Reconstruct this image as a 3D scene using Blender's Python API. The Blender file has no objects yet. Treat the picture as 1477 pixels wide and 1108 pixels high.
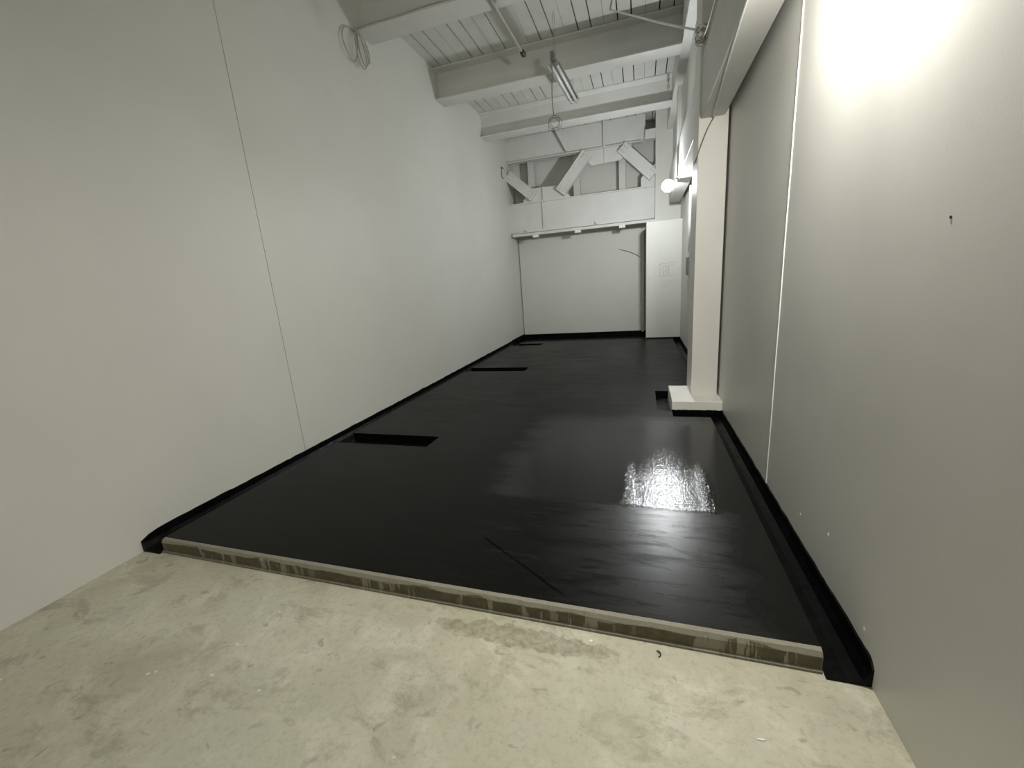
import bpy, bmesh, math, random
from mathutils import Vector, Matrix, noise
random.seed(7)
S = bpy.context.scene
COL = S.collection

# ---------------------------------------------------------------- camera
F_PX, YAW, PITCH, ROLL = 595.18, -0.313571, -0.237571, -0.0757044
fw = Vector((math.sin(YAW)*math.cos(PITCH), math.cos(YAW)*math.cos(PITCH), math.sin(PITCH)))
rt = Vector((math.cos(YAW), -math.sin(YAW), 0)); up = rt.cross(fw)
r2 = rt*math.cos(ROLL) + up*math.sin(ROLL); u2 = up*math.cos(ROLL) - rt*math.sin(ROLL)
cam_d = bpy.data.cameras.new('camera'); cam = bpy.data.objects.new('camera', cam_d); COL.objects.link(cam)
cam.matrix_world = Matrix(((r2.x, u2.x, -fw.x, 0), (r2.y, u2.y, -fw.y, 0), (r2.z, u2.z, -fw.z, 1.5), (0, 0, 0, 1)))
cam_d.sensor_width = 36; cam_d.lens = 36*F_PX/1477; cam_d.clip_start = 0.02
S.camera = cam

# ---------------------------------------------------------------- world, lights, exposure
W = bpy.data.worlds.new('world'); S.world = W; W.use_nodes = True
W.node_tree.nodes['Background'].inputs[0].default_value = (0.8, 0.9, 1.0, 1)
W.node_tree.nodes['Background'].inputs[1].default_value = 0.02
S.view_settings.view_transform = 'Standard'; S.view_settings.look = 'None'
S.view_settings.exposure = 0.0; S.view_settings.gamma = 1.0
S.view_settings.use_curve_mapping = False

def area(name, loc, direction, sx, sy, power, col, spread=180):   # round flood head
    d = bpy.data.lights.new(name, 'AREA'); d.shape = 'DISK'; d.size = sx
    d.energy = power; d.color = col; d.spread = math.radians(spread)
    o = bpy.data.objects.new(name, d); COL.objects.link(o)
    o.location = loc; o.rotation_euler = Vector(direction).to_track_quat('-Z', 'Y').to_euler()
    return o
WARM, COOL = (1.0, 0.975, 0.88), (0.95, 0.99, 1.0)
FAR_LOC, FAR_DIR, FAR_DIR2 = Vector((0.385, 7.33, 2.79)), Vector((-0.08, -1.0, -0.06)).normalized(), Vector((-0.60, 0.80, 0.0)).normalized()
FAR_LOC2 = Vector((0.38, 7.47, 2.79))
NEAR_LOC, NEAR_DIR = Vector((0.655, 1.99, 2.68)), Vector((-0.42, 0.85, -0.40)).normalized()
NEAR_LOC2, NEAR_DIR2 = Vector((0.655, 1.80, 2.68)), Vector((-0.45, -0.10, -1.0)).normalized()
REAR_LOC, REAR_DIR = Vector((-1.2, -2.2, 3.5)), Vector((0.0, 0.9, -0.4)).normalized()
area('far_flood_light', FAR_LOC, FAR_DIR, 0.17, 0.17, 46, COOL)
area('far_flood_light', FAR_LOC2, FAR_DIR2, 0.17, 0.17, 48, COOL)
area('near_flood_light', NEAR_LOC, NEAR_DIR, 0.17, 0.17, 30, WARM, 150)
area('near_flood_light', NEAR_LOC2, NEAR_DIR2, 0.17, 0.17, 31, WARM, 145)
area('rear_fill_light', REAR_LOC, REAR_DIR, 0.17, 0.17, 18, WARM)  # added lamp, unseen behind the camera, for general fill light

# ---------------------------------------------------------------- node helpers
def mat(name):
    m = bpy.data.materials.new(name); m.use_nodes = True
    return m, m.node_tree.nodes, m.node_tree.links, m.node_tree.nodes['Principled BSDF']
class NT:
    def __init__(s, m): s.t = m.node_tree; s.n = s.t.nodes; s.l = s.t.links
    def pos(s, scale=(1, 1, 1), loc=(0, 0, 0)):
        g = s.n.new('ShaderNodeNewGeometry'); mp = s.n.new('ShaderNodeMapping')
        mp.inputs['Scale'].default_value = scale; mp.inputs['Location'].default_value = loc
        s.l.new(g.outputs['Position'], mp.inputs['Vector']); return mp.outputs[0]
    def noise(s, vec, scale, detail=4, rough=0.55, dist=0.0):
        n = s.n.new('ShaderNodeTexNoise'); n.inputs['Scale'].default_value = scale
        n.inputs['Detail'].default_value = detail; n.inputs['Roughness'].default_value = rough
        n.inputs['Distortion'].default_value = dist; s.l.new(vec, n.inputs['Vector']); return n.outputs['Fac']
    def ramp(s, fac, stops, interp='LINEAR'):
        r = s.n.new('ShaderNodeValToRGB'); r.color_ramp.interpolation = interp
        e = r.color_ramp.elements
        while len(e) < len(stops): e.new(0.5)
        for k, (p, c) in enumerate(stops):
            e[k].position = p; e[k].color = (c, c, c, 1) if isinstance(c, (int, float)) else (*c, 1)
        s.l.new(fac, r.inputs[0]); return r.outputs[0]
    def math(s, op, a, b=0.0, c=0.0, clamp=False):
        n = s.n.new('ShaderNodeMath'); n.operation = op; n.use_clamp = clamp
        for i, v in enumerate((a, b, c)):
            if isinstance(v, (int, float)): n.inputs[i].default_value = v
            else: s.l.new(v, n.inputs[i])
        return n.outputs[0]
    def mix(s, fac, a, b, mode='MIX'):
        n = s.n.new('ShaderNodeMix'); n.data_type = 'RGBA'; n.blend_type = mode
        for i, v in ((0, fac), (6, a), (7, b)):
            if isinstance(v, (int, float)): n.inputs[i].default_value = v if i == 0 else (v, v, v, 1)
            elif isinstance(v, tuple): n.inputs[i].default_value = (*v, 1)
            else: s.l.new(v, n.inputs[i])
        return n.outputs[2]
    def xyz(s, vec):
        n = s.n.new('ShaderNodeSeparateXYZ'); s.l.new(vec, n.inputs[0]); return n.outputs
    def bump(s, h, strength, dist=0.01):
        b = s.n.new('ShaderNodeBump'); b.inputs['Strength'].default_value = strength
        b.inputs['Distance'].default_value = dist; s.l.new(h, b.inputs['Height']); return b.outputs[0]
    def step(s, v, lo, hi):                       # smooth 0..1 between lo and hi
        n = s.n.new('ShaderNodeMapRange'); n.interpolation_type = 'SMOOTHSTEP'
        s.l.new(v, n.inputs[0]); n.inputs[1].default_value = lo; n.inputs[2].default_value = hi
        return n.outputs[0]

def paint(name, col, rough=0.55, var=0.05, bump=0.05, scale=1.3):
    m, n, l, p = mat(name); t = NT(m)
    f = t.noise(t.pos(), scale, 4)
    c = t.ramp(f, [(0.3, tuple(x*(1-var) for x in col)), (0.7, tuple(min(1, x*(1+var)) for x in col))])
    l.new(c, p.inputs['Base Color']); p.inputs['Roughness'].default_value = rough
    l.new(t.bump(t.noise(t.pos(), 90, 3), bump, 0.004), p.inputs['Normal'])
    return m
def plain(name, col, rough=0.5, metal=0.0):
    m, n, l, p = mat(name); t = NT(m)
    f = t.noise(t.pos(), 25, 3)
    l.new(t.ramp(f, [(0.3, tuple(x*0.93 for x in col)), (0.7, tuple(min(1, x*1.06) for x in col))]), p.inputs['Base Color'])
    p.inputs['Roughness'].default_value = rough; p.inputs['Metallic'].default_value = metal
    return m
WALL = (0.66, 0.655, 0.61)
M_wall = paint('grey_white_wall_paint', WALL, 0.5, 0.025, 0.04)
M_wall_r = paint('right_wall_paint', (0.66, 0.655, 0.625), 0.42, 0.04, 0.05, 1.6)
M_steel = paint('white_painted_steel', (0.66, 0.66, 0.63), 0.5, 0.04, 0.06, 3)
M_plank = paint('white_painted_planks', (0.64, 0.64, 0.60), 0.55, 0.05, 0.05, 4)
M_gap = plain('dark_plank_gap', (0.02, 0.02, 0.018), 0.9)
M_seam = plain('dark_panel_seam', (0.06, 0.055, 0.045), 0.9)
M_bead = plain('white_caulk', (0.82, 0.82, 0.80), 0.5)
M_pillar = paint('white_pillar_paint', (0.74, 0.73, 0.69), 0.5, 0.03, 0.05, 2)
M_plinth = paint('white_plinth_paint', (0.80, 0.79, 0.74), 0.55, 0.05, 0.3, 5)
M_cable = plain('off_white_cable', (0.40, 0.39, 0.35), 0.5)
M_dcable = plain('grey_cable', (0.16, 0.16, 0.15), 0.5)
M_dark = plain('dark_rubber', (0.03, 0.03, 0.03), 0.5)
M_metal = plain('galvanised_metal', (0.55, 0.55, 0.54), 0.35, 0.8)
M_tube = plain('lamp_tube_glass', (0.78, 0.80, 0.79), 0.15)
M_house = plain('lamp_housing', (0.72, 0.72, 0.70), 0.4)
M_pencil = plain('pencil_grey', (0.33, 0.33, 0.31), 0.8)
def emit(name, col, strength):
    m, n, l, p = mat(name)
    p.inputs['Base Color'].default_value = (*col, 1); p.inputs['Emission Color'].default_value = (*col, 1)
    p.inputs['Emission Strength'].default_value = strength; return m
M_glow = emit('flood_lens', (1.0, 1.0, 0.96), 30)

# concrete floor: pale worn screed with stains, peeled patches and specks
def concrete():
    m, n, l, p = mat('worn_concrete'); t = NT(m)
    P = t.pos()
    big = t.noise(P, 1.3, 6, 0.6, 0.6); mid = t.noise(t.pos((1, 1, 1), (3.1, 1.7, 0)), 4.5, 8, 0.65, 0.8)
    fine = t.noise(P, 38, 6, 0.7)
    c = t.ramp(big, [(0.28, (0.39, 0.37, 0.285)), (0.45, (0.50, 0.475, 0.37)), (0.6, (0.525, 0.515, 0.41)), (0.78, (0.46, 0.465, 0.35))])
    c = t.mix(t.math('MULTIPLY', t.ramp(mid, [(0.48, 0.0), (0.66, 1.0)]), 0.6), c, (0.66, 0.635, 0.53))
    d = t.noise(t.pos((1.0, 1.6, 1), (8.2, 0.3, 0)), 3.2, 9, 0.72, 0.4)
    c = t.mix(t.math('MULTIPLY', t.ramp(d, [(0.54, 0.0), (0.62, 1.0)]), 0.45), c, (0.25, 0.225, 0.16))
    g = t.noise(t.pos((1, 1, 1), (0.3, 9.2, 0)), 2.1, 4, 0.5)
    c = t.mix(t.math('MULTIPLY', t.ramp(g, [(0.55, 0.0), (0.75, 1.0)]), 0.35), c, (0.36, 0.40, 0.24))
    sn = t.noise(t.pos((1, 1.2, 1), (6, 6, 0)), 13, 3, 0.5, 0.5)
    c = t.mix(t.math('MULTIPLY', t.ramp(sn, [(0.65, 0.0), (0.72, 1.0)]), 0.5), c, (0.22, 0.20, 0.14))
    sc = t.noise(t.pos((2.0, 17, 1), (1, 2, 0)), 2.2, 5, 0.7, 0.6)
    c = t.mix(t.math('MULTIPLY', t.ramp(sc, [(0.62, 0.0), (0.68, 1.0)]), t.math('MULTIPLY', t.step(t.xyz(P)[0], -0.6, 0.2), 0.45)), c, (0.27, 0.24, 0.17))
    v2 = n.new('ShaderNodeTexVoronoi'); v2.inputs['Scale'].default_value = 5.5; l.new(t.pos((1, 1.5, 1), (5, 2, 0)), v2.inputs['Vector'])
    c = t.mix(t.ramp(v2.outputs['Distance'], [(0.035, 0.85), (0.06, 0.0)]), c, (0.78, 0.76, 0.68))
    c = t.mix(t.math('MULTIPLY', t.ramp(fine, [(0.36, 1.0), (0.50, 0.0)]), 0.24), c, (0.22, 0.20, 0.14))
    # the scraped patch just in front of the slab edge
    o = t.xyz(P); w = t.math('MULTIPLY', t.math('SUBTRACT', t.noise(t.pos((1, 1, 1), (1, 6, 0)), 11, 7, 0.7), 0.5), 0.16)
    dx = t.math('DIVIDE', t.math('ADD', o[0], 0.50), 0.42); dy = t.math('DIVIDE', t.math('SUBTRACT', t.math('ADD', o[1], w), 1.405), 0.055)
    rr = t.math('ADD', t.math('MULTIPLY', dx, dx), t.math('MULTIPLY', dy, dy))
    pm = t.math('MULTIPLY', t.ramp(rr, [(0.75, 1.0), (1.0, 0.0)]), 0.6)
    c = t.mix(t.math('MULTIPLY', pm, t.ramp(fine, [(0.4, 1.15), (0.6, 0.6)])), c, (0.24, 0.21, 0.145))
    rim = t.math('MULTIPLY', t.ramp(rr, [(0.80, 0.0), (0.96, 1.0), (1.12, 0.0)]), 0.35); c = t.mix(rim, c, (0.20, 0.18, 0.12))
    l.new(c, p.inputs['Base Color'])
    l.new(t.ramp(mid, [(0.3, 0.55), (0.7, 0.8)]), p.inputs['Roughness'])
    h = t.math('ADD', t.math('MULTIPLY', mid, 0.7), t.math('MULTIPLY', fine, 0.3))
    l.new(t.bump(t.math('SUBTRACT', h, t.math('MULTIPLY', pm, 0.35)), 0.35, 0.012), p.inputs['Normal'])
    return m
M_conc = concrete()

# brushed black coating on the slab: matt streaks, and a fresh wet pass near the right side
def coating():
    m, n, l, p = mat('brushed_black_coating'); t = NT(m)
    P = t.pos(); o = t.xyz(P)
    st = t.noise(t.pos((0.9, 4.5, 1), (2, 0, 0)), 2.2, 7, 0.62, 0.7)
    st2 = t.noise(t.pos((1.2, 9, 1), (7, 3, 0)), 3.0, 6, 0.6, 0.3)
    cloud = t.noise(t.pos((1, 1, 1), (4, 8, 0)), 0.9, 5, 0.55, 0.4)
    wob = t.math('MULTIPLY', t.math('SUBTRACT', t.noise(t.pos((0.7, 2.0, 1), (3, 1, 0)), 2.6, 6, 0.6), 0.5), 0.55)
    X = t.math('ADD', o[0], t.math('MULTIPLY', wob, 0.8)); Y = t.math('ADD', o[1], t.math('MULTIPLY', wob, 0.35))
    # fresh zone: x > -1.0 and 2.1 < y < 4.2 (thins out to the right edge further on)
    wet = t.math('MULTIPLY', t.step(X, -1.15, -0.75), t.math('MULTIPLY', t.step(Y, 2.38, 2.46), t.math('SUBTRACT', 1.0, t.step(Y, 3.7, 4.3))))
    edge = t.math('MULTIPLY', t.step(X, 0.42, 0.58), t.math('SUBTRACT', 1.0, t.step(Y, 3.9, 4.4)))
    wet = t.math('MAXIMUM', wet, t.math('MULTIPLY', edge, 0.85))
    stm = t.math('MULTIPLY', t.ramp(st2, [(0.56, 0.0), (0.64, 1.0)]), t.math('SUBTRACT', 1.0, t.step(Y, 2.2, 3.4)))
    stm = t.math('MULTIPLY', stm, t.step(X, -1.1, -0.3))
    wet = t.math('MAXIMUM', wet, t.math('MULTIPLY', stm, 0.6))
    pat = t.math('MULTIPLY', t.math('MULTIPLY', t.step(o[0], 0.475, 0.485), t.step(Y, 1.60, 1.61)), t.math('SUBTRACT', 1.0, t.step(Y, 1.685, 1.69)))
    wet = t.math('MAXIMUM', wet, t.math('MULTIPLY', pat, 0.9))
    # scratch running diagonally towards the front edge
    dl = t.math('ABSOLUTE', t.math('SUBTRACT', t.math('ADD', o[1], t.math('MULTIPLY', wob, 0.06)), t.math('ADD', t.math('MULTIPLY', o[0], -0.678), 1.357)))
    scr = t.math('MULTIPLY', t.math('SUBTRACT', 1.0, t.step(dl, 0.004, 0.012)), t.math('MULTIPLY', t.step(o[0], -0.90, -0.84), t.math('SUBTRACT', 1.0, t.step(o[0], -0.40, -0.30))))
    dry = t.ramp(st, [(0.3, (0.003, 0.003, 0.0028)), (0.5, (0.005, 0.005, 0.0045)), (0.72, (0.009, 0.009, 0.008))])
    c = t.mix(wet, dry, (0.003, 0.0033, 0.003))
    l.new(c, p.inputs['Base Color'])
    rdry = t.math('ADD', t.ramp(st, [(0.3, 0.30), (0.7, 0.42)]), t.math('MULTIPLY', t.math('SUBTRACT', cloud, 0.5), 0.16))
    rg = n.new('ShaderNodeMix'); l.new(wet, rg.inputs[0]); l.new(rdry, rg.inputs[2]); rg.inputs[3].default_value = 0.085
    damp = t.math('MULTIPLY', t.math('MULTIPLY', t.step(X, -0.55, -0.05), t.math('SUBTRACT', 1.0, t.step(X, 0.30, 0.52))), t.math('SUBTRACT', 1.0, t.step(Y, 2.40, 2.46)))
    damp = t.math('MULTIPLY', damp, t.ramp(st, [(0.36, 0.25), (0.52, 1.0)]))
    sp = n.new('ShaderNodeMix'); l.new(t.math('MAXIMUM', wet, damp), sp.inputs[0]); sp.inputs[2].default_value = 0.10; sp.inputs[3].default_value = 0.5
    l.new(t.math('MULTIPLY', sp.outputs[0], t.math('SUBTRACT', 1.0, scr)), p.inputs['Specular IOR Level'])
    rd = n.new('ShaderNodeMix'); l.new(damp, rd.inputs[0]); l.new(rg.outputs[0], rd.inputs[2]); rd.inputs[3].default_value = 0.25
    l.new(rd.outputs[0], p.inputs['Roughness'])
    # the wet pass between two trowel ridges is grainy and sparkles
    jx = t.math('ADD', o[0], t.math('MULTIPLY', t.math('SUBTRACT', t.noise(t.pos((1, 1, 1), (2, 5, 0)), 9, 3), 0.5), 0.09))
    gx = t.math('MULTIPLY', t.step(jx, -0.17, -0.08), t.math('SUBTRACT', 1.0, t.step(jx, 0.40, 0.48)))
    gy = t.math('MULTIPLY', t.step(o[1], 2.40, 2.45), t.math('SUBTRACT', 1.0, t.math('MULTIPLY', t.step(o[1], 2.55, 3.3), 0.85)))
    r1 = t.math('SUBTRACT', 1.0, t.step(t.math('ABSOLUTE', t.math('ADD', o[0], 0.095)), 0.0, 0.06))
    r2 = t.math('SUBTRACT', 1.0, t.step(t.math('ABSOLUTE', t.math('SUBTRACT', o[0], 0.405)), 0.0, 0.06))
    grain = t.math('MULTIPLY', t.math('MULTIPLY', gx, gy), t.math('ADD', 0.45, t.math('MULTIPLY', t.math('MAXIMUM', r1, r2), 1.1)))
    g = t.noise(t.pos((1.25, 0.55, 1)), 62, 2, 0.6)
    fine = t.noise(t.pos((1, 2.5, 1)), 45, 5, 0.65)
    h = t.math('ADD', t.math('MULTIPLY', t.math('MULTIPLY', g, grain), 1.1), t.math('MULTIPLY', t.math('ADD', fine, t.math('MULTIPLY', st2, 0.3)), 0.16))
    l.new(t.bump(h, 0.5, 0.008), p.inputs['Normal'])
    return m
M_coat = coating()

def membrane():
    m, n, l, p = mat('wet_black_membrane'); t = NT(m)
    f = t.noise(t.pos(), 9, 6, 0.65, 0.5)
    l.new(t.ramp(f, [(0.3, (0.002, 0.0022, 0.0024)), (0.7, (0.004, 0.0043, 0.0046))]), p.inputs['Base Color'])
    l.new(t.ramp(f, [(0.3, 0.22), (0.7, 0.45)]), p.inputs['Roughness'])
    p.inputs['Specular IOR Level'].default_value = 0.09
    l.new(t.bump(f, 0.4, 0.01), p.inputs['Normal']); return m
M_memb = membrane()

# cut front edge of the slab: olive board with pale mortar along the top and in drips
def edge():
    m, n, l, p = mat('olive_board_with_mortar'); t = NT(m)
    P = t.pos(); o = t.xyz(P)
    n1 = t.noise(t.pos((3.0, 1, 14)), 1.2, 5, 0.6)
    top = t.step(t.math('ADD', o[2], t.math('MULTIPLY', t.math('SUBTRACT', n1, 0.5), 0.075)), 0.064, 0.069)
    drip = t.noise(t.pos((26, 1, 3.0), (3, 0, 0)), 1.0, 5, 0.6)
    where = t.noise(t.pos((2.1, 0, 0), (0.4, 0, 0)), 1.0, 2, 0.5)
    dm = t.math('MULTIPLY', t.ramp(drip, [(0.54, 0.0), (0.57, 1.0)]), t.ramp(where, [(0.42, 0.0), (0.50, 1.0)]))
    foot = t.math('SUBTRACT', 1.0, t.step(o[2], 0.012, 0.016))
    b = t.ramp(t.noise(P, 30, 4), [(0.3, (0.085, 0.075, 0.045)), (0.7, (0.13, 0.115, 0.07))])
    c = t.mix(t.math('MAXIMUM', top, t.math('MAXIMUM', dm, t.math('MULTIPLY', foot, 0.6))), b, (0.27, 0.255, 0.20))
    l.new(c, p.inputs['Base Color']); p.inputs['Roughness'].default_value = 0.8
    l.new(t.bump(t.math('ADD', dm, t.noise(P, 60, 4)), 0.4, 0.006), p.inputs['Normal']); return m
M_edge = edge()

# ---------------------------------------------------------------- mesh helpers
def box(bm, x0, x1, y0, y1, z0, z1, mi=0):
    vs = [bm.verts.new((x, y, z)) for z in (z0, z1) for y in (y0, y1) for x in (x0, x1)]
    for q in ((0, 2, 3, 1), (4, 5, 7, 6), (0, 1, 5, 4), (2, 6, 7, 3), (0, 4, 6, 2), (1, 3, 7, 5)):
        bm.faces.new([vs[k] for k in q]).material_index = mi
def prism(bm, pts, y0, y1, mi=0):                 # polygon in x,z swept along y
    a = [bm.verts.new((x, y0, z)) for x, z in pts]; b = [bm.verts.new((x, y1, z)) for x, z in pts]
    k = len(pts)
    fs = [bm.faces.new(a), bm.faces.new(b[::-1])] + [bm.faces.new((a[i], b[i], b[(i+1) % k], a[(i+1) % k])) for i in range(k)]
    for f in fs: f.material_index = mi
def smooth_path(pts, n=8, closed=False):
    P = [Vector(p) for p in pts]; out = []; k = len(P)
    rng = range(k) if closed else range(k-1)
    for i in rng:
        if closed: a, b, c, d = P[i-1], P[i], P[(i+1) % k], P[(i+2) % k]
        else: a, b, c, d = P[max(i-1, 0)], P[i], P[i+1], P[min(i+2, k-1)]
        for j in range(n):
            s = j/n
            out.append(0.5*((2*b) + (c-a)*s + (2*a-5*b+4*c-d)*s*s + (3*b-a-3*c+d)*s**3))
    if not closed: out.append(P[-1])
    return out
def tube(bm, pts, r, seg=8, closed=False, caps=True):
    P = [Vector(p) for p in pts]; k = len(P); rings = []; nrm = None
    for i in range(k):
        if closed: d = P[(i+1) % k] - P[i-1]
        else: d = P[min(i+1, k-1)] - P[max(i-1, 0)]
        d.normalize()
        if nrm is None:
            nrm = d.orthogonal().normalized()
        else:
            nrm = (nrm - d*nrm.dot(d));
            nrm = nrm.normalized() if nrm.length > 1e-6 else d.orthogonal().normalized()
        bn = d.cross(nrm); rr = r[i] if isinstance(r, (list, tuple)) else r
        rings.append([bm.verts.new(P[i] + (nrm*math.cos(2*math.pi*s/seg) + bn*math.sin(2*math.pi*s/seg))*rr) for s in range(seg)])
    for i in range(k if closed else k-1):
        a, b = rings[i], rings[(i+1) % k]
        for s in range(seg): bm.faces.new((a[s], a[(s+1) % seg], b[(s+1) % seg], b[s])).smooth = True
    if caps and not closed:
        bm.faces.new(rings[0][::-1]); bm.faces.new(rings[-1])
def obj(name, bm, mats, parent=None, bevel=0, loc=None):
    bmesh.ops.recalc_face_normals(bm, faces=bm.faces)
    me = bpy.data.meshes.new(name); 
    origin = Vector((0, 0, 0))
    if parent is not None: origin = parent.location.copy()
    elif loc is not None: origin = Vector(loc)
    elif len(bm.verts):
        xs = [v.co for v in bm.verts]
        origin = Vector(((min(v.x for v in xs)+max(v.x for v in xs))/2, (min(v.y for v in xs)+max(v.y for v in xs))/2, min(v.z for v in xs)))
    bmesh.ops.translate(bm, verts=bm.verts, vec=-origin)
    bm.to_mesh(me); bm.free()
    for m in (mats if isinstance(mats, (list, tuple)) else [mats]): me.materials.append(m)
    o = bpy.data.objects.new(name, me); COL.objects.link(o)
    if parent is not None: o.parent = parent
    else: o.location = origin
    if bevel:
        b = o.modifiers.new('bevel', 'BEVEL'); b.width = bevel; b.segments = 2; b.limit_method = 'ANGLE'
    return o
def boxo(name, m, dims, parent=None, bevel=0):
    bm = bmesh.new(); box(bm, *dims); return obj(name, bm, m, parent, bevel)
def struct(o): o['kind'] = 'structure'; return o
def thing(name, label, cat, loc, group=None):
    o = bpy.data.objects.new(name, None); COL.objects.link(o); o.location = loc; o.empty_display_size = 0.1
    o['label'] = label; o['category'] = cat
    if group: o['group'] = group
    return o
def tag(o, label, cat, group=None):
    o['label'] = label; o['category'] = cat
    if group: o['group'] = group
    return o

# ---------------------------------------------------------------- room shell
XL, XR, YB, ZC, Y0 = -3.065, 0.788, 10.9, 4.8, -2.5
struct(boxo('floor', M_conc, (XL-0.2, 1.3, Y0, YB+0.2, -0.2, 0.0)))
bm = bmesh.new()                                   # left wall: two panels with an open joint
box(bm, XL-0.12, XL, Y0, 2.9135, 0, ZC); box(bm, XL-0.12, XL, 2.9185, YB, 0, ZC)
box(bm, XL-0.11, XL-0.012, 2.9135, 2.9185, 0, ZC, 1)
struct(obj('wall_left', bm, [M_wall, M_seam]))
bm = bmesh.new()                                   # right wall by the camera, up to the pillar
box(bm, XR, XR+0.12, Y0, 5.16, 0, ZC)
struct(obj('wall_right', bm, M_wall_r))
bm = bmesh.new()
pts = [(XR-0.001, 2.853 + 0.0015*math.sin(z*9), 0.02 + z) for z in [k*0.05 for k in range(0, 90)]]
tube(bm, pts, 0.0045, 6); struct(obj('trim_1', bm, M_bead))
struct(boxo('wall_right_rear', M_wall, (0.80, 0.92, 5.16, YB, 0, 3.45)))
struct(boxo('wall_right_upper', M_wall, (0.62, 0.74, 5.16, 10.2, 3.46, 4.38)))
struct(boxo('wall_back', M_wall, (XL-0.12, 0.92, YB, YB+0.12, 0, ZC)))
struct(boxo('wall_front', M_wall, (XL-0.12, 0.92, Y0-0.12, Y0, 0, ZC)))
# ceiling planks with open joints, every third joint nearly closed
bm = bmesh.new()
edges = [XL-0.12] + [-2.923 + 0.1745*k for k in range(0, 23)]
for k in range(len(edges)-1):
    g0 = 0.008 if (k % 3) else 0.002; g1 = 0.008 if ((k+1) % 3) else 0.002
    box(bm, edges[k]+g0, edges[k+1]-g1, Y0, YB, ZC, ZC+0.03)
box(bm, XL-0.12, 0.95, Y0, YB, ZC+0.03, ZC+0.06, 1)
struct(obj('ceiling', bm, [M_plank, M_gap]))
# shallow pier on the right of the back wall and the wall above it
struct(boxo('wall_pier', M_wall, (0.092, 0.80, 9.66, YB, 0, 2.55), bevel=0.006))
struct(boxo('wall_pier_upper', M_wall, (0.28, 0.80, 10.2, YB, 2.55, ZC)))
struct(boxo('trim_2', M_wall, (0.0, 0.05, 10.82, YB, 0.1, 2.5)))

# ---------------------------------------------------------------- black membrane along the walls (coved)
def wavy(k, a=0.006): return a*(noise.noise(Vector((k*0.9, 3.3, 0)))*1.0 + 0.6*noise.noise(Vector((k*3.1, 7.7, 0))))
def cove(name, side, wallx, inner, ya, yb, h):
    bm = bmesh.new(); prev = None; n = 160
    for i in range(n+1):
        s = i/n; y = ya + (yb-ya)*s; zt = h(y) + wavy(y*8 if side < 0 else y*8+50)
        if i == 0: zt *= 0.72
        if i == 1: zt *= 0.92
        w = abs(inner-wallx); d = -side
        fx = 0.006*noise.noise(Vector((y*5, 1, 0)))
        prof = [(wallx, 0.001), (wallx, zt), (wallx+d*0.007, zt-0.004), (wallx+d*0.012, 0.055), (wallx+d*0.03, 0.022), (wallx+d*0.07, 0.009), (wallx+d*(w-0.002), 0.006), (wallx+d*(w-0.002), 0.001)]
        yy = y + (0.012*noise.noise(Vector((9, 2, s))) if i == 0 else 0)
        ring = [bm.verts.new((x, yy, z)) for x, z in prof]
        if prev:
            for k in range(len(ring)):
                bm.faces.new((prev[k], prev[(k+1) % 8], ring[(k+1) % 8], ring[k]))
        else: bm.faces.new(ring[::-1])
        prev = ring
    bm.faces.new(prev)
    return struct(obj(name, bm, M_memb))
cove('baseboard_left', -1, XL, -2.917, 1.505, 9.70, lambda y: 0.104 + 0.004*max(0, y-4))
cove('baseboard_right', 1, XR, 0.648, 1.475, 4.44, lambda y: 0.108 - 0.008*(y-1.5))
cove('baseboard_right_rear', 1, 0.80, 0.648, 5.125, 9.643, lambda y: 0.10)
bm = bmesh.new()                                   # recess in front of the back wall
box(bm, XL+0.001, 0.091, 9.705, YB-0.001, 0.001, 0.006)
box(bm, XL+0.016, 0.091, YB-0.016, YB-0.001, 0.006, 0.122)
box(bm, XL+0.001, XL+0.015, 9.705, YB-0.001, 0.006, 0.145)
struct(obj('baseboard_back', bm, M_memb))
bm = bmesh.new(); box(bm, 0.094, 0.645, 9.645, 9.659, 0.0905, 0.112); box(bm, 0.648, 0.798, 9.645, 9.659, 0.001, 0.112)
struct(obj('baseboard_pier', bm, M_memb))

# ---------------------------------------------------------------- raised slab with coated top
slab = thing('floor_slab', 'low raised floor slab coated in brushed black sealer, between the two long walls', 'floor slab', (-1.13, 5.6, 0))
SX0, SX1, SZ, SY1 = -2.915, 0.645, 0.09, 9.695
def front_y(x): return 1.531 + (x+2.915)/(3.56)*(-0.027)
pits = [(-2.915, -1.905, 3.17, 3.43), (-2.915, -1.845, 6.42, 6.70), (-2.915, -2.21, 9.15, 9.43),
        (0.157, 0.302, 4.40, 5.20), (0.302, 0.645, 4.22, 5.20), (-2.915, -2.8, 9.43, SY1)]
xs = sorted(set([SX0, SX1] + [p[k] for p in pits for k in (0, 1)])); ys = sorted(set([1.56, SY1] + [p[k] for p in pits for k in (2, 3)]))
bm = bmesh.new(); V = {}
def gv(i, j, z):
    if (i, j, z) not in V:
        x, y = xs[i], ys[j]
        if j == 0: y = front_y(x) + 0.028
        V[(i, j, z)] = bm.verts.new((x, y, SZ if z else 0.003))
    return V[(i, j, z)]
def solid(i, j):
    if i < 0 or j < 0 or i >= len(xs)-1 or j >= len(ys)-1: return False
    cx, cy = (xs[i]+xs[i+1])/2, (ys[j]+ys[j+1])/2
    return not any(a < cx < b and c < cy < d for a, b, c, d in pits)
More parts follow.
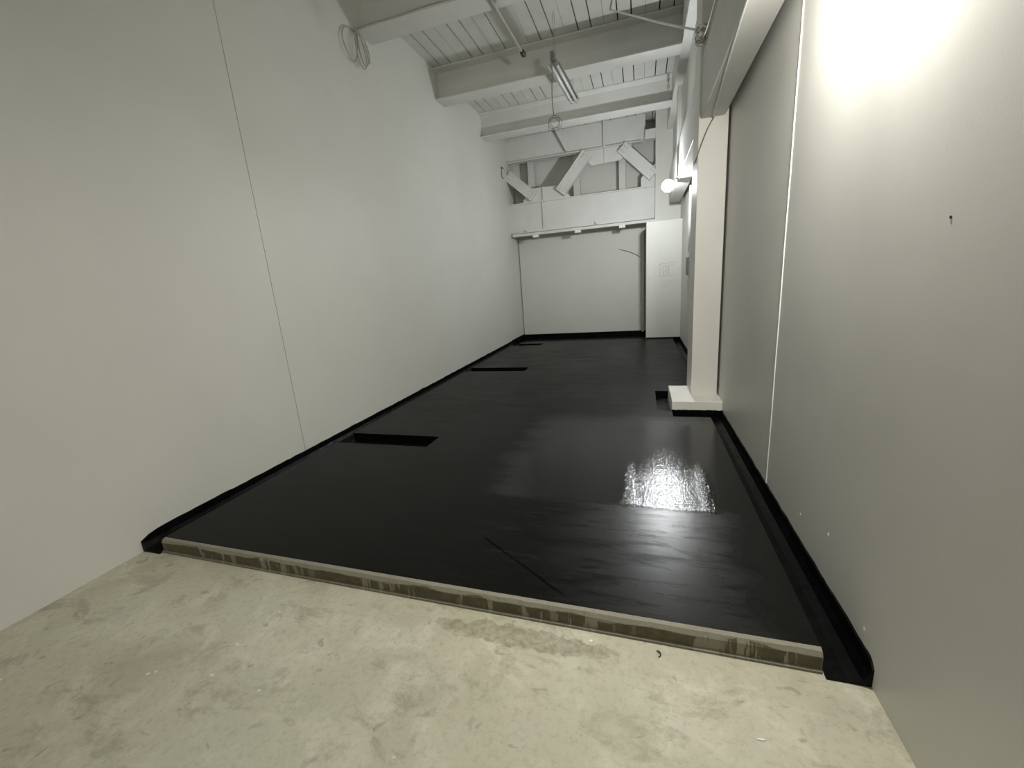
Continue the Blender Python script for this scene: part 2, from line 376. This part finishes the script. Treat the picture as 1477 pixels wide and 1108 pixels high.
for i in range(len(xs)-1):
    for j in range(len(ys)-1):
        if not solid(i, j): continue
        bm.faces.new((gv(i, j, 1), gv(i+1, j, 1), gv(i+1, j+1, 1), gv(i, j+1, 1)))
        for (di, dj, a, b) in ((-1, 0, (i, j+1), (i, j)), (1, 0, (i+1, j), (i+1, j+1)), (0, -1, (i, j), (i+1, j)), (0, 1, (i+1, j+1), (i, j+1))):
            if not solid(i+di, j+dj):
                f = bm.faces.new((gv(*a, 0), gv(*b, 0), gv(*b, 1), gv(*a, 1)))
                f.material_index = 1
obj('coated_top', bm, [M_coat, M_memb], slab)
bm = bmesh.new(); prev = None; N = 140             # exposed front edge with a crumbled chamfer
for i in range(N+1):
    x = SX0 + (SX1-SX0)*i/N; y = front_y(x); a = 0.004*noise.noise(Vector((x*6, 0, 0))); b = 0.003*noise.noise(Vector((x*17, 5, 0)))
    prof = [(y+0.026, 0.001), (y-0.010, 0.001), (y-0.010, 0.010), (y, 0.014), (y+b*0.5, 0.066+a), (y+0.010+b, 0.084+a*0.6), (y+0.027, 0.0895)]
    ring = [bm.verts.new((x, py, pz)) for py, pz in prof]
    if prev:
        for k in range(len(ring)): bm.faces.new((prev[k], prev[(k+1) % 7], ring[(k+1) % 7], ring[k]))
    else: bm.faces.new(ring[::-1])
    prev = ring
bm.faces.new(prev)
e = obj('front_edge', bm, M_edge, slab); e['label'] = 'bare olive board edge smeared with pale mortar'
bm = bmesh.new()                                   # membrane sheet in the bottom of the recesses
for a, b, c_, d in pits:
    if a == 0.302: box(bm, a+0.002, b+0.001, c_+0.002, 4.445, 0.001, 0.006); continue
    box(bm, a-0.001, b-0.002, c_+0.002, d-0.002, 0.001, 0.006)
o = obj('recess_membrane', bm, M_memb, slab); o['label'] = 'glossy black lining in the cut-out slots'

# ---------------------------------------------------------------- pillar on its plinth
pil = thing('pillar', 'square white pillar on a low plinth against the right wall', 'pillar', (0.63, 4.93, 0.0))
boxo('shaft', M_pillar, (0.512, 0.768, 4.71, 5.155, 0.178, 4.375), pil, 0.006)
bm = bmesh.new(); box(bm, 0.304, 0.787, 4.45, 5.11, 0.0, 0.18)
bmesh.ops.subdivide_edges(bm, edges=bm.edges, cuts=6, use_grid_fill=True)
for v in bm.verts:
    q = noise.noise_vector(v.co*7)*0.004; v.co += Vector((q.x if v.co.x < 0.7 else 0, q.y, q.z if v.co.z > 0.05 else 0))
obj('plinth', bm, M_plinth, pil, 0.006)
bm = bmesh.new()
prof = [(0.0, 0.001), (0.0, 0.092), (-0.008, 0.088), (-0.010, 0.02), (-0.03, 0.007), (-0.03, 0.001)]
prev = None
for i in range(41):
    x = 0.30 + (0.785-0.30)*i/40; w = 0.006*noise.noise(Vector((x*22, 0, 4)))
    ring = [bm.verts.new((x, 4.443+p, z + (w if z > 0.05 else 0))) for p, z in prof]
    if prev:
        for k in range(6): bm.faces.new((prev[k], prev[(k+1) % 6], ring[(k+1) % 6], ring[k]))
    else: bm.faces.new(ring[::-1])
    prev = ring
bm.faces.new(prev)
o = obj('plinth_membrane', bm, M_memb, pil); o['label'] = 'black sealer turned up the foot of the plinth'

# ---------------------------------------------------------------- steel in the roof
def ibeam(name, label, x0, x1, ya, yb, zb, zt, tf=0.022, tw=0.016, cat='beam', group=None):
    yc = (ya+yb)/2; bm = bmesh.new()
    prism_pts = [(ya, zb), (yb, zb), (yb, zb+tf), (yc+tw/2, zb+tf+0.012), (yc+tw/2, zt-tf-0.012), (yb, zt-tf), (yb, zt), (ya, zt), (ya, zt-tf), (yc-tw/2, zt-tf-0.012), (yc-tw/2, zb+tf+0.012), (ya, zb+tf)]
    a = [bm.verts.new((x0, y, z)) for y, z in prism_pts]; b = [bm.verts.new((x1, y, z)) for y, z in prism_pts]
    k = len(a)
    bm.faces.new(a); bm.faces.new(b[::-1])
    for i in range(k): bm.faces.new((a[i], b[i], b[(i+1) % k], a[(i+1) % k]))
    return tag(obj(name, bm, M_steel, None, 0.004), label, cat, group)
ibeam('ceiling_beam', 'white steel ceiling beam nearest the camera, with a cable coil at its left end', XL, 0.50, 4.73, 5.04, 4.37, 4.798, group='white steel ceiling beams')
ibeam('ceiling_beam', 'white steel ceiling beam above the unlit twin tube light', XL, 0.50, 6.68, 6.98, 4.36, 4.798, group='white steel ceiling beams')
ibeam('ceiling_beam', 'white steel ceiling beam just in front of the roof truss', XL, 0.50, 8.60, 8.90, 4.36, 4.798, group='white steel ceiling beams')
tag(boxo('wall_plate', M_steel, (0.502, 0.63, Y0, 10.195, 4.38, 4.797), bevel=0.005), 'long white beam under the ceiling along the right side, carrying the ceiling beams', 'beam')
def girder(name, label, ya, yb):
    bm = bmesh.new(); box(bm, 0.53, 0.735, ya, yb, 2.87, 3.385)
    return tag(obj(name, bm, M_steel, None, 0.006), label, 'girder')
girder('wall_girder', 'deep white girder from the pillar towards the camera along the right wall', -1.5, 4.708)
girder('wall_girder', 'deep white girder behind the pillar carrying the bright floodlight', 5.158, 9.655)
tag(boxo('wall_stud', M_steel, (0.555, 0.618, 8.05, 8.30, 3.39, 4.378)), 'short white post above the girder behind the pillar, on the right side', 'post')

# roof truss in front of the back wall
ty = 10.35
tr = thing('roof_truss', 'white steel lattice truss with diagonal braces across the back of the room', 'truss', (-1.4, ty, 2.6))
bm = bmesh.new(); box(bm, XL+0.001, 0.278, ty, ty+0.02, 2.70, 3.345)
obj('bottom_chord', bm, M_steel, tr)
bm = bmesh.new(); box(bm, XL+0.001, 0.278, ty-0.05, ty+0.09, 3.335, 3.362); obj('chord_flange', bm, M_steel, tr, 0.003)
bm = bmesh.new(); box(bm, XL+0.001, 0.0, ty, ty+0.02, 4.29, ZC-0.002)
prism(bm, [(0.0, 4.29), (0.0, 4.797), (0.07, 4.797), (0.07, 4.50), (0.055, 4.40), (0.03, 4.33)], ty, ty+0.02)
obj('top_chord', bm, M_steel, tr)
bm = bmesh.new(); box(bm, XL+0.001, 0.0, ty-0.07, ty+0.10, 4.262, 4.288); obj('chord_flange', bm, M_steel, tr, 0.003)
bm = bmesh.new(); box(bm, -2.262, -2.178, ty-0.035, ty, 2.705, 3.333); obj('stiffener', bm, M_steel, tr, 0.003)
bm = bmesh.new(); box(bm, -2.235, -2.205, ty-0.045, ty, 3.364, 3.66); obj('stiffener', bm, M_steel, tr)
bm = bmesh.new(); box(bm, -0.812, -0.775, ty-0.065, ty, 4.29, 4.796); box(bm, -0.80, -0.77, ty-0.04, ty-0.011, 3.95, 4.26); obj('stiffener', bm, M_steel, tr)
bm = bmesh.new(); prism(bm, [(-1.62, 4.29), (-1.55, 4.29), (-1.80, 4.796), (-1.88, 4.796)], ty-0.16, ty, 0); obj('stiffener', bm, M_steel, tr)
def gusset(pts):
    bm = bmesh.new(); prism(bm, pts, ty-0.012, ty+0.008); obj('gusset_plate', bm, M_steel, tr, 0.002)
gusset([(-2.72, 3.363), (-2.72, 3.41), (-2.53, 3.62), (-2.478, 3.66), (-1.812, 3.646), (-1.72, 3.47), (-1.595, 3.394), (-1.595, 3.363)])
gusset([(-1.307, 4.261), (-1.25, 4.164), (-1.085, 3.95), (-0.449, 3.974), (-0.21, 4.187), (-0.21, 4.261)])
gusset([(-0.017, 3.363), (-0.017, 3.55), (0.277, 3.80), (0.277, 3.363)])
def brace(a, b, w, th=0.11):
    a, b = Vector(a), Vector(b); d = (b-a).normalized(); nn = Vector((-d.y, d.x))*w/2
    q = [a+nn, b+nn, b-nn, a-nn]
    bm = bmesh.new(); prism(bm, [(v.x, v.y) for v in q], ty-0.012-th, ty-0.012)
    # channel lips along both edges
    for s in (1, -1):
        e0, e1 = a+nn*s, b+nn*s; i0, i1 = a+nn*s*0.9, b+nn*s*0.9
        pts = [(e0.x, e0.y), (e1.x, e1.y), (i1.x, i1.y), (i0.x, i0.y)]
        prism(bm, pts if s > 0 else pts[::-1], ty-0.012-th-0.012, ty-0.012-th+0.001)
    o = obj('diagonal_brace', bm, M_steel, tr)
    for end, sg in ((a, 1), (b, -1)):
        for u in (0.05, 0.12):
            for v in (-0.25, 0.25):
                c = end + d*u*sg + nn*v*2*0.8
                bm = bmesh.new(); tube(bm, [(c.x, ty-0.012-th-0.012, c.y), (c.x, ty-0.012-th+0.002, c.y)], 0.013, 6)
                bo = obj('bolt', bm, M_metal, tr); bo.parent = o
    return o
brace((-3.045, 4.0), (-2.44, 3.46), 0.23)
brace((-1.17, 4.19), (-1.80, 3.47), 0.25)
brace((-0.42, 4.21), (0.24, 3.55), 0.24)
# studs behind the truss
for x, lab in ((-2.565, 'white stud behind the truss, next to the left brace'), (-1.47, 'white stud behind the truss, beside the middle brace'), (-0.425, 'white stud behind the truss, beside the right brace')):
    tag(boxo('wall_stud', M_steel, (x-0.075, x+0.075, 10.62, 10.80, 3.0, 4.795), bevel=0.003), lab, 'stud', 'studs behind the truss')
tag(boxo('support_block', M_steel, (0.067, 0.277, 10.16, 10.34, 4.255, 4.44), bevel=0.004), 'small white block at the top right corner of the truss', 'block')
bm = bmesh.new()                                   # cut-out in the left wall where the brace goes in
box(bm, XL, XL+0.003, 9.84, 9.885, 3.88, 4.11); box(bm, XL, XL+0.003, 9.885, 10.02, 4.085, 4.115); box(bm, XL, XL+0.003, 9.885, 9.96, 3.87, 3.90)
struct(obj('trim_3', bm, M_seam))
# sliding-door rail under the truss
rail = thing('door_rail', 'long white sliding door rail with three hangers under the truss', 'rail', (-1.37, 10.25, 2.6))
bm = bmesh.new()
RX0, RX1 = -3.01, 0.279
box(bm, RX0, RX1, 10.235, 10.348, 2.672, 2.686); box(bm, RX0, RX1, 10.222, 10.247, 2.60, 2.660); box(bm, RX0, RX1, 10.333, 10.348, 2.60, 2.672)
box(bm, RX0, RX1, 10.247, 10.27, 2.60, 2.61); 
obj('rail_channel', bm, M_steel, rail, 0.003)
bm = bmesh.new(); prism(bm, [(RX0+0.1, 2.686), (RX1-0.3, 2.686), (RX1-0.3, 2.71), (-1.4, 2.742), (RX0+0.1, 2.73)], 10.30, 10.348); obj('rail_flange', bm, M_steel, rail)
for x in (-2.435, -1.425, -0.422): boxo('hanger', M_bead, (x-0.07, x+0.07, 10.21, 10.30, 2.545, 2.60), rail, 0.004)
for x in (-2.63, -0.98): boxo('clip', M_steel, (x-0.03, x+0.03, 10.22, 10.30, 2.687, 2.745), rail, 0.004)
struct(boxo('door_1', M_wall, (XL+0.02, -0.02, 10.845, 10.895, 0.13, 2.58), bevel=0.004))

# ---------------------------------------------------------------- lamps
def rotbox(bm, c, dirv, sx, sy, d0, d1, mi=0, taper=1.0):
    q = dirv.to_track_quat('-Z', 'Y'); vs = []
    for d, k in ((d0, taper), (d1, 1.0)):
        for a, b in ((-1, -1), (1, -1), (1, 1), (-1, 1)):
            vs.append(bm.verts.new(c + q @ Vector((a*sx/2*k, b*sy/2*k, -d))))
    for f in ((0, 3, 2, 1), (4, 5, 6, 7), (0, 1, 5, 4), (1, 2, 6, 5), (2, 3, 7, 6), (3, 0, 4, 7)):
        bm.faces.new([vs[k] for k in f]).material_index = mi
def flood(label, heads, top):
    t = thing('floodlight', label, 'floodlight', heads[0][0])
    for c, dv in heads:
        bm = bmesh.new(); tube(bm, [c - dv*0.080, c - dv*0.075, c - dv*0.045, c - dv*0.028, c - dv*0.022], [0.05, 0.06, 0.088, 0.098, 0.098], 24); h = obj('lamp_head', bm, M_house, t)
        bm = bmesh.new(); tube(bm, [c - dv*0.0215, c - dv*0.016, c - dv*0.012], [0.09, 0.086, 0.05], 24); l = obj('lens', bm, M_glow, t); l.parent = h
        bm = bmesh.new(); tube(bm, smooth_path([c - dv*0.06, (c - dv*0.06 + Vector(top))/2 + Vector((0, 0, 0.01)), Vector(top)], 5), 0.009, 6); obj('bracket', bm, M_house, t)
    return t
flood('lit floodlight hung on the girder behind the pillar', [(FAR_LOC, FAR_DIR), (FAR_LOC2, FAR_DIR2)], (0.522, 7.40, 2.90))
flood('lit floodlight under the girder high on the right wall by the camera', [(NEAR_LOC, NEAR_DIR), (NEAR_LOC2, NEAR_DIR2)], (0.60, 1.89, 2.866))
flood('added fill lamp shaped as a floodlight, unseen on the wall behind the camera', [(REAR_LOC, REAR_DIR)], (-1.2, -2.495, 3.55))

# unlit twin tube fitting hung on wires
fl = thing('fluorescent_light', 'unlit twin tube fluorescent light hanging on thin wires below the ceiling', 'light', (-1.05, 6.7, 4.15))
a, b = Vector((-1.065, 6.00, 4.17)), Vector((-0.995, 7.22, 4.17)); d = (b-a).normalized(); sd = Vector((d.y, -d.x, 0))
def along(s, off, z): return a + (b-a)*s + sd*off + Vector((0, 0, z))
bm = bmesh.new()
pr = [(-0.03, 0.055), (0.03, 0.055), (0.035, 0.03), (0.085, -0.005), (0.083, -0.009), (0.03, 0.022), (-0.03, 0.022), (-0.083, -0.009), (-0.085, -0.005), (-0.035, 0.03)]
r0 = [bm.verts.new(along(0, x, z)) for x, z in pr]; r1 = [bm.verts.new(along(1, x, z)) for x, z in pr]
for k in range(10): bm.faces.new((r0[k], r1[k], r1[(k+1) % 10], r0[(k+1) % 10]))
bm.faces.new(r0); bm.faces.new(r1[::-1]); obj('reflector', bm, M_metal, fl)
for off in (-0.036, 0.036):
    bm = bmesh.new(); tube(bm, [along(0.02, off, -0.02), along(0.98, off, -0.02)], 0.019, 12); obj('lamp_tube', bm, M_tube, fl)
for s in (0.0, 1.0):
    bm = bmesh.new(); 
    for off in (-0.036, 0.036): tube(bm, [along(s-0.02 if s else -0.012, off, -0.018), along(s+0.012 if s else 0.022, off, -0.018)], 0.026, 10)
    tube(bm, [along(s, -0.04, 0.0), along(s, 0.04, 0.0)], 0.016, 6)
    obj('lampholder', bm, M_metal, fl)
for s in (0.06, 0.94):
    bm = bmesh.new()
    for off in (-0.012, 0.012): tube(bm, [along(s, off, 0.055), along(s, off, 0.26 if s > .5 else 0.6) if s < .5 else along(s, off, 0.60)], 0.0016, 5)
    obj('suspension_wire', bm, M_dcable, fl)
bm = bmesh.new(); rotbox(bm, along(-0.05, 0, 0.06), Vector((0, 0, -1)), 0.05, 0.07, -0.04, 0.05); obj('terminal_box', bm, M_dcable, fl, 0.003)
hc = thing('hanging_cord', 'thin grey cord hanging from the unlit tube light, ending in a loose coil', 'cord', (-1.08, 5.93, 3.45))
bm = bmesh.new(); tube(bm, smooth_path([(-1.075, 5.935, 4.17), (-1.085, 5.94, 4.0), (-1.098, 5.95, 3.8), (-1.09, 5.95, 3.62), (-1.085, 5.95, 3.57)], 6), 0.006, 6); obj('cord', bm, M_dcable, hc)
for k, (rx, rz, dz, ph) in enumerate(((0.075, 0.085, 0.0, 0.0), (0.06, 0.07, -0.01, 0.4), (0.085, 0.075, -0.03, -0.3))):
    bm = bmesh.new()
    pts = [(-1.085 + rx*math.cos(u+ph) + 0.006*k, 5.945 + 0.03*math.sin(u*1.0+k) , 3.495 + dz + rz*math.sin(u)) for u in [2*math.pi*j/28 for j in range(28)]]
    tube(bm, pts, 0.0035, 5, closed=True); obj('coil_loop', bm, M_dcable, hc)

# capped pipe under the nearest beam
pp = thing('pipe', 'thin white pipe with a dark capped end below the ceiling, right of the cable coil', 'pipe', (-1.45, 5.2, 4.33))
bm = bmesh.new(); tube(bm, [(-1.49, 4.2, 4.335), (-1.445, 5.93, 4.335)], 0.014, 10); obj('pipe_body', bm, M_cable, pp)
bm = bmesh.new(); tube(bm, [(-1.4465, 5.87, 4.335), (-1.445, 5.90, 4.335), (-1.444, 5.96, 4.335), (-1.443, 6.0, 4.335)], [0.018, 0.030, 0.034, 0.022], 12); o = obj('end_cap', bm, M_dark, pp); o['label'] = 'dark rubber end cap'
bm = bmesh.new(); box(bm, -1.50, -1.44, 4.86, 4.90, 4.345, 4.369); obj('pipe_clip', bm, M_metal, pp)

# ---------------------------------------------------------------- cables
cc = thing('cable_coil', 'loosely coiled white cable tied at the left end of the nearest ceiling beam', 'cable', (-3.0, 4.7, 4.0))
def loop(pts, r=0.0065): 
    bm = bmesh.new(); tube(bm, smooth_path(pts, 8), r, 6); obj('loop', bm, M_cable, cc)
X1 = -3.045
loop([(X1, 4.70, 4.36), (X1, 4.52, 4.31), (X1+.01, 4.44, 4.17), (X1+.02, 4.50, 4.03), (X1+.02, 4.59, 4.01), (X1+.02, 4.66, 4.12), (X1+.02, 4.70, 4.34)])
loop([(X1+.03, 4.70, 4.35), (X1+.04, 4.62, 4.22), (X1+.04, 4.64, 4.06), (X1+.04, 4.72, 3.985), (X1+.05, 4.78, 4.06), (X1+.04, 4.77, 4.22), (X1+.03, 4.71, 4.35)])
loop([(X1+.02, 4.71, 4.35), (X1+.05, 4.66, 4.20), (X1+.05, 4.68, 4.08), (X1+.05, 4.75, 4.02), (X1+.05, 4.82, 4.10), (X1+.04, 4.79, 4.24), (X1+.02, 4.715, 4.35)])
loop([(X1+.02, 4.72, 4.35), (X1+.04, 4.80, 4.30), (X1+.04, 4.86, 4.20), (X1+.03, 4.875, 4.10)])
bm = bmesh.new(); tube(bm, smooth_path([(X1, 4.70, 4.36), (-2.85, 4.715, 4.385), (-2.5, 4.716, 4.383), (-2.2, 4.717, 4.392), (-1.7, 4.716, 4.39), (-0.6, 4.717, 4.386)], 8), 0.0065, 6); obj('run_along_beam', bm, M_cable, cc)
bm = bmesh.new(); tube(bm, [(X1, 4.685, 4.37), (X1+0.03, 4.70, 4.33)], [0.02, 0.014], 8); obj('tie', bm, M_cable, cc)

pc = thing('power_cord', 'cord running under the girder and down past the pillar to the lit floodlight', 'cord', (0.6, 4.6, 2.8))
bm = bmesh.new(); tube(bm, smooth_path([(0.54, 2.30, 2.863), (0.53, 2.5, 2.864), (0.532, 2.9, 2.864), (0.56, 3.5, 2.863), (0.61, 4.4, 2.862), (0.638, 4.68, 2.86)], 8), 0.0065, 6)
obj('white_length', bm, M_bead, pc)
bm = bmesh.new(); tube(bm, smooth_path([(0.638, 4.68, 2.86), (0.585, 4.695, 2.77), (0.52, 4.69, 2.60), (0.497, 4.75, 2.53), (0.50, 5.2, 2.58), (0.515, 6.0, 2.73), (0.518, 6.8, 2.82), (0.519, 7.16, 2.86)], 8), 0.0055, 6)
o = obj('grey_length', bm, M_dcable, pc); o['label'] = 'dark grey length of cord'
kn = thing('tied_cable', 'white cable slung from the ceiling and knotted around the top of the pillar', 'cable', (0.48, 4.66, 3.5))
bm = bmesh.new(); tube(bm, smooth_path([(-0.38, 6.40, 4.79), (-0.09, 5.84, 4.385), (0.19, 5.26, 3.975), (0.46, 4.68, 3.585)], 8), 0.0095, 8); obj('slung_length', bm, M_bead, kn)
for k in range(6):
    bm = bmesh.new(); cz = 3.57 - 0.022*k; u = Vector((random.uniform(.6, 1), random.uniform(-.25, .25), random.uniform(-.7, .7))).normalized()
    w = Vector((random.uniform(-.3, .3), random.uniform(-.3, .3), 1)).normalized(); ra, rb = random.uniform(.035, .07), random.uniform(.02, .05)
    pts = [Vector((0.505, 4.645, cz)) + u*ra*math.cos(2*math.pi*j/20) + w*rb*math.sin(2*math.pi*j/20) for j in range(20)]
    tube(bm, [(q.x, min(q.y, 4.698), q.z) for q in pts], 0.007, 6, closed=True); obj('knot_loop', bm, M_bead if k % 2 else M_cable, kn)
bm = bmesh.new(); tube(bm, smooth_path([(0.52, 4.66, 3.50), (0.515, 4.3, 3.43), (0.515, 3.8, 3.41), (0.54, 3.2, 3.397), (0.56, 2.4, 3.395)], 8), 0.008, 6); obj('tail', bm, M_cable, kn)
ch = thing('hook_chain', 'short chain hanging at the right end of the ceiling beam before the truss', 'chain', (0.43, 8.55, 4.4))
for k in range(7):
    bm = bmesh.new(); zc = 4.73 - 0.05*k
    pts = []
    for j in range(14):
        u = 2*math.pi*j/14; w, hh = 0.017*math.cos(u), 0.032*math.sin(u)
        pts.append((0.432+w, 8.56, zc+hh) if k % 2 else (0.432, 8.56+w, zc+hh))
    tube(bm, pts, 0.006, 6, closed=True); obj('link', bm, M_cable, ch)
bm = bmesh.new(); tube(bm, smooth_path([(-0.528, 10.835, 2.12), (-0.33, 10.83, 2.055), (-0.14, 10.83, 1.97), (-0.03, 10.835, 1.89)], 8), 0.007, 6)
tag(obj('wall_cable', bm, M_dcable), 'short curved grey cable on the back panel near its right edge', 'cable')

# ---------------------------------------------------------------- small things on the far right wall and pier
eb = thing('switch_box', 'flat white box on the rear right wall just behind the pillar', 'switch box', (0.79, 8.0, 1.32))
boxo('box_body', M_house, (0.755, 0.799, 7.72, 8.32, 1.34, 1.80), eb, 0.006)
boxo('cover', M_dcable, (0.750, 0.756, 7.80, 8.24, 1.42, 1.72), eb)
bm = bmesh.new(); tube(bm, [(0.775, 8.0, 1.80), (0.775, 8.0, 2.868)], 0.018, 8)
tag(obj('conduit', bm, M_bead), 'vertical white conduit from the flat box up to the girder behind the pillar', 'conduit')
sk = thing('pencil_sketch', 'faint pencil sketch and scribbled lines on the narrow pier at the back', 'drawing', (0.5, 9.658, 1.2))
def strokes(name, segs, w=0.006):
    bm = bmesh.new()
    for x0, z0, x1, z1 in segs:
        dd = Vector((x1-x0, z1-z0)); nn = Vector((-dd.y, dd.x)).normalized()*w/2
        prism(bm, [(x0+nn.x, z0+nn.y), (x1+nn.x, z1+nn.y), (x1-nn.x, z1-nn.y), (x0-nn.x, z0-nn.y)], 9.6575, 9.6595)
    obj(name, bm, M_pencil, sk)
strokes('frame_lines', [(0.36, 1.67, 0.69, 1.70), (0.42, 1.625, 0.64, 1.645), (0.36, 1.42, 0.66, 1.43), (0.37, 1.68, 0.37, 1.42), (0.43, 1.62, 0.44, 1.45)], 0.005)
strokes('scribble', [(0.47, 1.60, 0.55, 1.61), (0.47, 1.53, 0.56, 1.54), (0.48, 1.56, 0.5, 1.47), (0.55, 1.60, 0.54, 1.48), (0.49, 1.48, 0.56, 1.475)], 0.005)
for z, x0, x1 in ((1.315, 0.42, 0.64), (1.255, 0.40, 0.62), (1.215, 0.44, 0.55)):
    bm = bmesh.new(); n = 22
    pts = [(x0 + (x1-x0)*k/n, 9.6585, z + random.uniform(-.007, .007)) for k in range(n+1)]
    tube(bm, pts, 0.0025, 4); obj('scribbled_line', bm, M_pencil, sk)

# ---------------------------------------------------------------- scraps on the concrete and on the right wall
bm = bmesh.new(); tube(bm, smooth_path([(0.060, 1.462, 0.004), (0.071, 1.455, 0.006), (0.074, 1.443, 0.004), (0.066, 1.434, 0.004)], 6), 0.0025, 5)
tag(obj('wire_scrap', bm, M_dark), 'tiny curled black scrap on the concrete in front of the slab', 'scrap')
def chip(label, x, y, sx, sy, rz):
    bm = bmesh.new(); k = 7
    pts = [(x + math.cos(rz)*sx*math.cos(2*math.pi*j/k)*random.uniform(.7, 1) - math.sin(rz)*sy*math.sin(2*math.pi*j/k), y + math.sin(rz)*sx*math.cos(2*math.pi*j/k) + math.cos(rz)*sy*math.sin(2*math.pi*j/k)*random.uniform(.7, 1)) for j in range(k)]
    lo = [bm.verts.new((p[0], p[1], 0.0005)) for p in pts]; hi = [bm.verts.new((x+(p[0]-x)*.8, y+(p[1]-y)*.8, 0.004)) for p in pts]
    bm.faces.new(lo[::-1]); bm.faces.new(hi)
    for j in range(k): bm.faces.new((lo[j], lo[(j+1) % k], hi[(j+1) % k], hi[j]))
    tag(obj('paint_chip', bm, M_bead), label, 'paint chip')
chip('white flake on the concrete near the bottom edge of the photo, the longer one', 0.372, 1.192, 0.017, 0.004, 0.1)
chip('white flake on the concrete right under the slab edge', -0.205, 1.452, 0.012, 0.009, 0.4)
# nail and plaster specks on the right wall
nl = thing('nail', 'small dark nail head in the right wall, right of the white joint line', 'nail', (0.787, 1.469, 1.58))
bm = bmesh.new(); tube(bm, [(0.792, 1.469, 1.587), (0.7865, 1.469, 1.587)], 0.0022, 8); obj('shank', bm, M_dark, nl)
bm = bmesh.new(); tube(bm, [(0.7879, 1.469, 1.587), (0.7860, 1.469, 1.587)], 0.004, 10); obj('head', bm, M_dark, nl)
for y, z, r, lab in ((2.249, 0.23, 0.006, 'white plaster speck low on the right wall, farthest from the camera of the three'), (1.928, 0.321, 0.007, 'white plaster speck on the right wall, highest and middle of the three'), (1.569, 0.163, 0.006, 'white plaster speck low on the right wall, nearest the front end of the slab')):
    bm = bmesh.new()
    bmesh.ops.create_icosphere(bm, subdivisions=2, radius=r)
    for v in bm.verts:
        v.co *= 1 + 0.5*noise.noise(v.co*260 + Vector((y, z, 0))); v.co.x *= 0.35; v.co.z *= 1.5
        v.co += Vector((0.787, y, z))
    tag(obj('plaster_speck', bm, M_bead), lab, 'speck', 'plaster specks low on the right wall')
